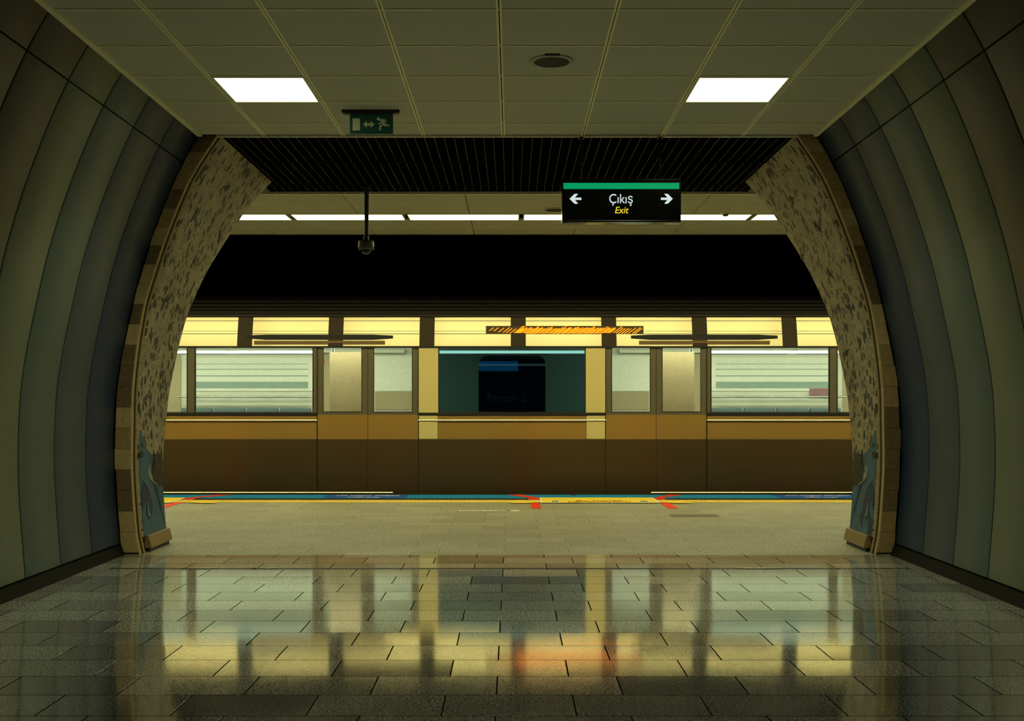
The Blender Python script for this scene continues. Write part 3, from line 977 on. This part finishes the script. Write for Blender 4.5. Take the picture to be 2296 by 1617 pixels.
# windows
def window(x0, x1, dark=False, parent=T):
    f = MB()
    w = 0.014
    f.box(x0, x0 + w, YT + .004, YT + .03, Z_B, Z_W, 'gasket'); f.box(x1 - w, x1, YT + .004, YT + .03, Z_B, Z_W, 'gasket')
    f.box(x0 + w, x1 - w, YT + .004, YT + .03, Z_B, Z_B + .008, 'gasket')
    fo = f.build('window', parent)
    g_ = MB(); g_.box(x0 + w, x1 - w, YT + .012, YT + .016, Z_B + .004, Z_W, 'glass_dark' if dark else 'glass')
    g_.build('glass_pane', fo)
for i, (a, b_) in enumerate(wins):
    window(a, b_, dark=(i == 2))
# doors, two leaves each
def door(x0, x1):
    xm = (x0 + x1) / 2
    for (a, b_) in ((x0 + .004, xm - .003), (xm + .003, x1 - .004)):
        yd = YT + 0.012
        mb = MB()
        mb.box(a, b_, yd, yd + .035, 0.0, Z_LOW, 'lower')
        mb.box(a, b_, yd, yd + .035, Z_LOW, Z_B - .03, 'belt')
        m_ = 'pillar_brown'
        mb.box(a, a + .07, yd, yd + .035, Z_B - .03, Z_W, m_)
        mb.box(b_ - .07, b_, yd, yd + .035, Z_B - .03, Z_W, m_)
        mb.box(a + .07, b_ - .07, yd, yd + .035, Z_B - .03, Z_B + .004, m_)
        d_ = mb.build('door', T)
        p = MB(); p.box(a + .075, b_ - .075, yd + .012, yd + .016, Z_B + .004, Z_W - .006, 'glass')
        p.build('glass_pane', d_)
        p = MB()
        w = 0.008
        p.box(a + .07, b_ - .07, yd - .003, yd, Z_B + .004, Z_B + .004 + w, 'gasket')
        p.box(a + .07, a + .07 + w, yd - .003, yd, Z_B + .004 + w, Z_W, 'gasket')
        p.box(b_ - .07 - w, b_ - .07, yd - .003, yd, Z_B + .004 + w, Z_W, 'gasket')
        p.build('window_gasket', d_)
    s_ = MB(); s_.box(xm - .003, xm + .003, YT + .01, YT + .03, 0, Z_W, 'gasket'); s_.box(x0 - .006, x0 + .004, YT + .0, YT + .03, 0, Z_W, 'gasket'); s_.box(x1 - .004, x1 + .006, YT, YT + .03, 0, Z_W, 'gasket')
    s_.build('door_seal', T)
for a, b_ in alld: door(a, b_)
mb = MB(); mb.box(XL, XR, YT + .01, YT + 0.05, Z0, 0.0, 'lower'); mb.build('sill_beam', T)
# destination display: rows of slanting orange light strokes
mb = MB(); yD = side_at(2.05) - 0.006
mb.box(-0.33, 1.66, yD - 0.004, yD + 0.03, 1.998, 2.104, 'led_back')
disp = mb.build('destination_display', T); disp['label'] = 'board of slanting orange light strokes'
mb = MB()
rr = random.Random(5)
x = -0.29
yy = yD - 0.006
while x < 1.55:
    f = (x + 0.29) / 1.84
    dense = 0.15 < f < 0.82
    h0 = 2.004 + rr.uniform(0, 0.008) + (0.0 if dense else (0.035 * max(0, 0.15 - f) / 0.15))
    h1 = 2.080 + rr.uniform(-0.012, 0.006)
    if abs((x % 0.178) - 0.02) < 0.012: h1 += 0.018
    dx = (h1 - h0) * 1.35
    w = 0.012
    mb.prism([(x, h0), (x + w, h0), (x + w + dx, h1), (x + dx, h1)], 'y', yy, yy + 0.003, 'led')
    x += rr.uniform(0.017, 0.024) if dense else rr.uniform(0.035, 0.06)
mb.build('light_strokes', disp)
# interior
YI = 17.0
mb = MB(); mb.box(XL, XR, YT + .05, YI + .05, -0.06, -0.02, 'int_floor'); mb.build('car_floor', T)
mb = MB(); mb.box(XL, XR, YT + .16, YI + .05, 2.20, 2.23, 'int_ceiling'); mb.build('car_ceiling', T)
mb = MB(); mb.box(XL, XR, YT + .16, YT + .17, Z_W + .03, 2.2, 'int_wall'); mb.build('inner_lining', T)
mb = MB()
farw = [(-0.55, 0.53)]
mb.box(XL, farw[0][0], YI, YI + .05, -.02, 2.2, 'int_wall')
mb.box(farw[0][1], XR, YI, YI + .05, -.02, 2.2, 'int_wall')
mb.box(farw[0][0], farw[0][1], YI, YI + .05, -.02, 0.72, 'int_dark')
mb.box(farw[0][0], farw[0][1], YI, YI + .05, 1.86, 2.2, 'int_wall')
mb.build('far_wall', T)
for (a, b_) in ((-1.12, -0.50), (0.50, 1.12)):
    mb = MB(); mb.box(a, b_, YI - .03, YI - .001, 0, 1.845, 'int_dark')
    o = mb.build('vestibule_lining', T); o['label'] = 'dark teal lining beside the far window'
fw = MB()
outer = rrect(-0.56, 0.56, 0.70, 1.87, 0.02)
inner = rrect(-0.50, 0.50, 0.80, 1.83, 0.13)
for i in range(len(outer)):
    j_ = (i + 1) % len(outer)
    fw.poly([(outer[i][0], YI - .035, outer[i][1]), (outer[j_][0], YI - .035, outer[j_][1]), (inner[j_][0], YI - .035, inner[j_][1]), (inner[i][0], YI - .035, inner[i][1])], 'int_dark')
    fw.poly([(inner[i][0], YI - .035, inner[i][1]), (inner[j_][0], YI - .035, inner[j_][1]), (inner[j_][0], YI + .05, inner[j_][1]), (inner[i][0], YI + .05, inner[i][1])], 'int_dark')
fwo = fw.build('far_window', T)
g_ = MB(); g_.prism(inner, 'y', YI + .02, YI + .024, 'glass_dark'); g_.build('glass_pane', fwo)
# ledges above the far panels and glowing strips imitating reflections at the window heads
for (a, b_) in ((-9.9, -7.0), (-6.9, -4.25), (-4.15, -1.6), (-1.5, 1.5), (1.6, 4.15), (4.25, 6.9), (7.0, 9.9)):
    mb = MB(); mb.prism([(YI - .10, 1.872), (YI - .035, 1.860), (YI - .035, 1.935), (YI - .10, 1.920)], 'x', a, b_, 'int_wall')
    mb.build('luggage_ledge', T)
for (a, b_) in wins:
    mb = MB(); mb.prism([(YT + .035, 1.757), (YT + .055, 1.757), (YT + .055, 1.792), (YT + .035, 1.784)], 'x', a + .015, b_ - .015, 'reflection_glow')
    o = mb.build('reflection_glow_strip', T); o['label'] = 'thin mint glowing strip imitating a reflection along the top of the window'
for (a, b_) in ((-9.5, -6.8), (-6.6, -3.9), (-3.7, -1.3), (1.3, 3.7), (3.9, 6.6), (6.8, 9.5)):
    mb = MB(); mb.box(a, b_, 14.60, 14.76, 2.185, 2.199, 'car_light'); mb.build('ceiling_fitting', T)
    mb = MB(); mb.box(a, b_, 15.70, 15.90, 2.185, 2.199, 'car_light'); mb.build('ceiling_fitting', T)
# adverts and warm panels on the far wall
def wallpanel(a, b_, z0, z1, mat, nm='advert_panel', y=YI - .012, lab=None):
    mb = MB(); mb.box(a, b_, y, YI - .001, z0, z1, mat)
    o = mb.build(nm, T)
    if lab: o['label'] = lab
for s in (-1, 1):
    a, b_ = sorted((s * 2.95, s * 4.85)); wallpanel(a, b_, 1.30, 1.80, 'advert', lab='pale mint panel')
    wallpanel(a + .1, b_ - .1, 1.345, 1.44, 'advert_blue', y=YI - .016, lab='grey blue band')
    wallpanel(a + .1, b_ - .1, 1.52, 1.535, 'advert_blue', y=YI - .016)
    wallpanel(a + .1, b_ - .1, 1.62, 1.632, 'advert_blue', y=YI - .016)
    wallpanel(a + .1, b_ - .1, 1.70, 1.709, 'advert_blue', y=YI - .016)
    a, b_ = sorted((s * 1.30, s * 2.05)); wallpanel(a, b_, 1.30, 1.82, 'advert', lab='pale mint panel')
    wallpanel(a, b_, 1.02, 1.29, 'int_warm', lab='warm brown panel')
    a, b_ = sorted((s * 2.10, s * 2.90)); wallpanel(a, b_, 0.2, 1.84, 'int_warm', lab='warm brown panel')
    a, b_ = sorted((s * 1.90, s * 2.40))
    mb = MB(); mb.box(a, b_, 14.95, 14.99, 0, 1.80, 'int_grey'); o = mb.build('draught_screen', T); o['label'] = 'grey screen beside the door'
    a, b_ = sorted((s * 4.95, s * 5.3)); wallpanel(a, b_, .9, 1.84, 'int_warm')
wallpanel(4.45, 4.80, 1.20, 1.34, 'advert_violet', y=YI - .02, lab='violet patch')
wallpanel(-2.98, -2.80, 1.71, 1.76, 'advert_red', y=YI - .02, lab='small red patch')
for (a, b_) in ((-9, -5.4), (-4.95, -2.95), (2.95, 4.95), (5.4, 9)):
    mb = MB()
    mb.lathe([(0.016, a), (0.016, b_)], (0, YI - .16, 1.213), 'steel', 12, 'x')
    for q in range(4):
        xx = a + .15 + (b_ - a - .3) * q / 3
        mb.lathe([(0.010, -.16), (0.010, -.0)], (xx, YI, 1.213), 'steel', 8, 'y')
    o = mb.build('handrail', T, smooth=False)
    ns = int((b_ - a) / 0.49)
    for q in range(ns):
        x0 = a + 0.02 + q * 0.49
        mb = MB()
        mb.prism([(YI - .02, .40), (YI - .46, .38), (YI - .48, .40), (YI - .47, .425), (YI - .14, .44), (YI - .09, 1.04), (YI - .06, 1.05), (YI - .02, 1.04)], 'x', x0, x0 + .46, 'seat')
        mb.build('seat', T, bevel=0.01)
for x in (-2.42, -1.22, 1.22, 2.42):
    mb = MB(); mb.lathe([(0.017, -0.02), (0.017, 2.2)], (x, 15.35, 0), 'steel', 14); mb.build('grab_pole', T, smooth=True)
# underframe
mb = MB()
mb.box(XL, XR, YT + .3, YI - .3, -0.45, -0.10, 'black')
for xb in (-7.5, -5.3, 5.3, 7.5):
    for yr in (15.5, 16.95):
        mb.lathe([(0.41, -.06), (0.41, .0), (0.43, .01), (0.43, .03)], (xb, yr, -0.56), 'rail', 28, 'y')
mb.build('underframe', T)

# ------------------------------------------------------------------ platform edge graphics
def slab(name, x0, x1, y0, y1, z, mat, label, cat, group=None):
    mb = MB(); mb.box(x0, x1, y0, y1, 0.0005, z, mat)
    o = mb.build(name, None)
    return tag(o, label, cat, group)
bs = thing('platform_edge_strip', (0, 13.72, 0), 'bright blue strip along the platform edge with car area wording', 'edge strip')
mb = MB(); mb.box(-10.8, 10.8, 13.47, 13.97, 0.0004, 0.003, 'blue'); o = mb.build('blue_band', bs)
for (a, b_, tx) in ((-2.24, -1.28, -1.76), (3.20, 4.20, 3.72)):
    mb = MB(); mb.box(a - .02, b_ + .02, 13.475, 13.965, 0.003, 0.0035, 'blue_deep'); o = mb.build('printed_field', bs); o['label'] = 'deeper blue printed field'
    text_mesh('lettering', "4'lü Vagon Bölgesi", 0.135, (tx, 13.84, 0.0042), (0, 0, 0), 'white', bs, sx=0.80 , extrude=0.0004, bold=0.002)
    text_mesh('lettering', "4-Car Area", 0.105, (tx - .02, 13.60, 0.0042), (0, 0, 0), 'white', bs, sx=0.8, extrude=0.0004, bold=0.002)
mb = MB(); mb.box(-10.8, 10.8, 13.97, 14.155, 0.0004, 0.004, 'edge_black'); o = mb.build('nosing', bs)
mb = MB(); mb.prism([(0.72, 13.97), (0.755, 13.97), (0.775, 13.80), (0.75, 13.80)], 'z', 0.003, 0.0045, 'edge_black'); mb.build('scuff', bs)
slab('black_line', -10.8, 10.8, 13.235, 13.47, 0.003, 'edge_black', 'black line between the blue strip and the yellow studded strip', 'floor line')
# yellow tactile strip with ribs
tl = MB(); tl.box(-10.8, 10.8, 12.93, 13.235, 0.0004, 0.004, 'yellow')
x = -4.6
while x < 4.8:
    tl.prism([(x, 12.96), (x + .02, 12.96), (x + .02, 13.21), (x, 13.21)], 'z', 0.004, 0.008, 'yellow')
    x += 0.052
o = tl.build('tactile_strip', None); tag(o, 'yellow ribbed tactile warning strip along the platform', 'tactile strip')
# red guide marks and arrows
def red_mark(name, xs, flare, label, foot=0.0):
    t = thing('red_floor_mark', (xs, 12.9, 0), label, 'floor marking', 'red waiting zone marks')
    mb = MB(); mb.prism([(xs - .052 + foot, 12.22), (xs + .052 + foot, 12.22), (xs + .052, 12.93), (xs - .052, 12.93)], 'z', 0.0005, 0.0035, 'red'); mb.build('lower_bar', t)
    s = 1 if flare > 0 else -1
    mb = MB(); mb.prism([(xs - .06, 13.245), (xs + .06, 13.245), (xs + .06 + 0.01 * s, 13.55), (xs + flare + .09, 13.95), (xs + flare - .07, 13.95), (xs - .06 + 0.01 * s, 13.52)], 'z', 0.0035, 0.0065, 'red')
    mb.build('flared_bar', t)
red_mark('a', 0.262, -0.24, 'red angled floor mark at the start of the waiting zone, beside the white arrow sticker')
red_mark('b', 1.735, 0.27, 'red angled floor mark at the far right end of the yellow waiting zone')
red_mark('c', -3.80, 0.27, 'red angled floor mark at the foot of the left arch')
def waiting(x0, x1, label, txt=True):
    t = thing('waiting_zone_sticker', ((x0 + x1) / 2, 13.15, 0), label, 'floor sticker', 'yellow waiting zone stickers')
    mb = MB(); mb.box(x0, x1, 12.83, 13.50, 0.0084, 0.0095, 'yellow_sticker')
    mb.build('sheet', t)
    mb = MB(); mb.box(x0, x0 + .02, 12.83, 13.50, 0.0095, 0.0102, 'white'); mb.box(x1 - .02, x1, 12.83, 13.50, 0.0095, 0.0102, 'white'); mb.box(x0 + .02, x1 - .02, 12.83, 12.85, .0095, .0102, 'white')
    mb.build('pale_border', t)
    if txt:
        text_mesh('lettering', 'Bu alanda', 0.14, ((x0 + x1) / 2 + .0, 13.065, 0.0105), (0, 0, 0), 'ink_red', t, sx=1.0, extrude=0.0003, bold=0.002)
        text_mesh('lettering', 'beklemeyiniz!', 0.14, ((x0 + x1) / 2, 12.945, 0.0105), (0, 0, 0), 'ink', t, sx=0.95, extrude=0.0003, bold=0.002)
    for xx in (x0 + .17, x1 - .17):
        mb = MB(); mb.box(xx - .06, xx + .06, 12.89, 13.06, .0095, .0102, 'white'); mb.build('symbol_field', t)
        mb = MB(); mb.box(xx - .042, xx + .042, 12.91, 13.04, .0102, .0108, 'ink_green'); mb.build('symbol', t)
waiting(0.325, 1.675, 'yellow waiting zone sticker with dark wording between two red marks')
waiting(-5.2, -3.865, 'yellow waiting zone sticker partly hidden by the left arch')
def zig(x, s, label):
    mb = MB()
    mb.prism([(x, 12.80), (x + s * .10, 12.91), (x + s * .02, 12.925), (x + s * .17, 13.00), (x + s * .42, 12.98), (x + s * .36, 12.93), (x + s * .5, 12.90), (x + s * .32, 12.86), (x + s * .22, 12.80)][::1], 'z', 0.0084, 0.0098, 'yellow_sticker')
    tag(mb.build('arrow_sticker', None), label, 'floor sticker', 'yellow arrow stickers')
zig(-0.06, 1, 'small yellow arrow sticker left of the red mark by the white sticker')
zig(2.06, -1, 'small yellow arrow sticker to the right of the last red mark')
zig(-3.30, -1, 'small yellow arrow sticker beside the red mark near the left arch')
# white arrow strip sticker on the platform floor
ws = thing('arrow_strip_sticker', (-0.25, 11.98, 0), 'narrow white strip sticker with dark print pointing right on the platform floor', 'floor sticker')
mb = MB(); mb.prism([(-0.565, 11.94), (-0.02, 11.94), (-0.01, 11.90), (0.03, 11.90), (0.09, 11.985), (0.03, 12.07), (-0.01, 12.07), (-0.02, 12.03), (-0.555, 12.03)], 'z', 0.0005, 0.0028, 'white'); mb.build('sheet', ws)
mb = MB()
rr = random.Random(2)
x = -0.54
while x < -0.06:
    w = rr.uniform(0.008, 0.022)
    y0 = 11.965 + rr.uniform(-.012, .01)
    mb.box(x, x + w, y0, y0 + rr.uniform(.02, .045), .0028, .0033, 'ink')
    x += w + rr.uniform(.003, .012)
mb.prism([(-0.07, 11.955), (-0.03, 11.955), (0.05, 11.985), (-0.03, 12.02), (-0.07, 12.02)], 'z', .0028, .0033, 'ink')
mb.build('dark_print', ws)
o = slab('floor_patch', 1.60, 2.09, 11.35, 11.62, 0.0012, 'patch', 'dull grey rectangular patch on the platform floor below the last red mark', 'floor patch')

# ------------------------------------------------------------------ hanging exit sign
YS = 8.56
ks = YS / 2546
def sx(px): return (px - 1148) * ks
def sz(py): return 1.18 - (py - 895) * ks
X0, X1, ZB, ZT = 0.3766, 1.2743, 2.5118, 2.841
S = thing('exit_sign', ((X0 + X1) / 2, YS + .05, ZT), 'black hanging lightbox sign with green band, arrows and the word Exit', 'sign')
mb = MB()
prof = [(YS, ZB + .02), (YS + .02, ZB), (YS + .10, ZB), (YS + .12, ZB + .02), (YS + .12, ZT - .02), (YS + .10, ZT), (YS + .02, ZT), (YS, ZT - .02)]
mb.prism(prof, 'x', X0, X1, 'sign_black')
mb.build('sign_box', S)
mb = MB(); mb.box(X0 + .004, X1 - .004, YS - .008, YS, ZB + .002, ZB + .012, 'sign_black'); mb.box(X0 + .004, X1 - .004, YS - .008, YS, ZT - .012, ZT - .002, 'sign_black'); mb.build('edge_rail', S)
mb = MB(); mb.box(X0 + .011, X1 - .014, YS - .005, YS, 2.764, 2.809, 'sign_green'); o = mb.build('green_band', S); o['label'] = 'lit green band'
def arrow(cx, s):
    cz, h, L, t_ = 2.690, 0.037, 0.089, 0.0085
    x0 = cx - s * L / 2
    tip = cx + s * L / 2
    P_ = [(x0, cz - t_), (tip - s * .040, cz - t_), (tip - s * .064, cz - h), (tip - s * .038, cz - h), (tip, cz), (tip - s * .038, cz + h), (tip - s * .064, cz + h), (tip - s * .040, cz + t_), (x0, cz + t_)]
    mb = MB(); mb.prism(P_, 'y', YS - .004, YS, 'sign_white')
    mb.build('arrow', S)
arrow(0.4783, -1); arrow(1.1672, 1)
text_mesh('lettering', 'Çıkış', 0.100, (0.8215, YS - .003, 2.687), (PI / 2, 0, 0), 'sign_white', S, sx=0.86)
text_mesh('lettering', 'Exit', 0.070, (0.8225, YS - .003, 2.602), (PI / 2, 0, 0), 'sign_yellow', S, shear=0.22, sx=0.94, bold=0.0004)
for x in (0.527, 1.121):
    mb = MB(); mb.lathe([(0.012, 0), (0.012, CEIL - ZT + 0.0)], (x, YS + .05, ZT), 'sign_black', 16); mb.lathe([(0.022, 0), (0.022, 0.02)], (x, YS + .05, CEIL - .025), 'sign_black', 16)
    mb.build('hanger_rod', S, smooth=False)

# ------------------------------------------------------------------ running man sign
YR = 7.86
kr = YR / 2546
def rx(px): return (px - 1148) * kr
def rz(py): return 1.18 - (py - 895) * kr
R = thing('running_man_sign', (rx(833), YR, CEIL), 'small green emergency sign with running man and double arrow under the ceiling', 'sign')
mb = MB()
mb.prism([(rx(767), CEIL - .0), (rx(896), CEIL - .0), (rx(896), CEIL - .018), (rx(890), CEIL - .026), (rx(774), CEIL - .026), (rx(767), CEIL - .018)], 'y', YR - .02, YR + .03, 'dark_metal')
mb.build('ceiling_bracket', R)
mb = MB(); mb.box(rx(784.5), rx(881.5), YR - .004, YR + .004, rz(300.5), CEIL - .027, 'run_green'); mb.build('sign_plate', R)
def c3(p): return (rx(740 + p[0] / 12.756), rz(230 + p[1] / 12.756))
def sign_shape(nm, pts, lab=None):
    mb = MB(); mb.prism([c3(p) for p in pts], 'y', YR - .0065, YR - .004, 'run_white'); o = mb.build(nm, R)
    if lab: o['label'] = lab
sign_shape('door_symbol', [(650, 460), (862, 460), (862, 800), (650, 800)])
sign_shape('double_arrow', [(948, 625), (1052, 530), (1052, 595), (1162, 595), (1162, 530), (1276, 625), (1162, 725), (1162, 662), (1052, 662), (1052, 725)])
man = MB()
def mpoly(pts): man.prism([c3(p) for p in pts], 'y', YR - .0065, YR - .004, 'run_white')
mpoly([(1385 + 48 * math.cos(a), 472 + 48 * math.sin(a)) for a in [PI * 2 * q / 18 for q in range(18)]])
mpoly([(1405, 520), (1440, 478), (1555, 475), (1632, 548), (1612, 578), (1540, 520), (1590, 622), (1700, 636), (1703, 675), (1560, 680), (1520, 652), (1462, 692), (1462, 795), (1410, 795), (1405, 700), (1420, 670), (1490, 620), (1470, 560), (1440, 530)])
mpoly([(1385, 608), (1440, 560), (1475, 590), (1412, 636)])
o = man.build('running_man', R)

# ------------------------------------------------------------------ security camera
YC = 10.72
kc = YC / 2546
cx_, zb = (821 - 1148) * kc, 1.18 + (895 - 570) * kc
Cm = thing('security_camera', (cx_, YC, CEIL), 'grey dome security camera on a long pole under the slatted ceiling', 'camera')
mb = MB(); mb.lathe([(0.021, 2.70), (0.021, 3.165)], (cx_ + .004, YC, 0), 'camera_pole', 20); mb.lathe([(0.026, 3.16), (0.026, CEIL + 0.004)], (cx_ + .004, YC, 0), 'camera_pole', 20); mb.build('pole', Cm, smooth=False)
mb = MB(); mb.lathe([(0.027, 2.672), (0.027, 2.715), (0.022, 2.718)], (cx_, YC, 0), 'camera_grey', 20); mb.build('collar', Cm)
mb = MB(); mb.lathe([(0.03, 2.676), (0.068, 2.672), (0.074, 2.660), (0.077, 2.620), (0.074, 2.598), (0.060, 2.590), (0.046, 2.590)], (cx_, YC, 0), 'camera_grey', 32); mb.build('housing', Cm)
mb = MB(); mb.lathe([(0.047 * math.cos(a), 2.592 - 0.047 * math.sin(a)) for a in [PI / 2 * q / 8 * .98 for q in range(9)]], (cx_, YC, 0), 'dome', 32); mb.build('dome', Cm, smooth=True)
mb = MB()
for a in (0.4, 2.74): mb.box(cx_ + .066 * math.cos(a) - .008, cx_ + .066 * math.cos(a) + .008, YC - .05, YC + .0, 2.586, 2.594, 'camera_grey')
mb.build('clip', Cm)

# ------------------------------------------------------------------ ceiling speakers, smoke detector
def speaker(x, y, z, r, label):
    t = thing('ceiling_speaker', (x, y, z), label, 'speaker', 'round ceiling speakers')
    mb = MB(); mb.lathe([(r, 0.0), (r, -0.005), (r * .93, -0.009), (r * .82, -0.010), (r * .82, 0.0)], (x, y, z), 'speaker_ring', 40); mb.build('rim', t)
    mb = MB(); mb.lathe([(r * .82, -0.008), (r * .6, -0.011), (0.004, -0.012)], (x, y, z), 'grille', 40); mb.build('grille', t)
    return t
t = speaker(0.235, 6.71, CEIL, 0.128, 'round black ceiling speaker between the two square lamps')
mb = MB(); mb.box(0.19, 0.277, 6.572, 6.592, CEIL - .008, CEIL, 'grille'); o = mb.build('clip', t); o['label'] = 'small black clip at the rim'
speaker(0.46, 12.0, PC, 0.13, 'round dark ceiling speaker partly behind the black exit sign')
sd = thing('smoke_detector', (2.29, 12.18, PC), 'small pale smoke detector beside the lit ceiling strip', 'smoke detector')
mb = MB(); mb.lathe([(0.05, 0), (0.05, -.012), (0.042, -.02)], (2.29, 12.18, PC), 'grid', 24); mb.build('base', sd)
mb = MB(); mb.lathe([(0.034, -.02), (0.034, -.036), (0.02, -.045)], (2.29, 12.18, PC), 'camera_grey', 24); mb.build('sensor_head', sd)
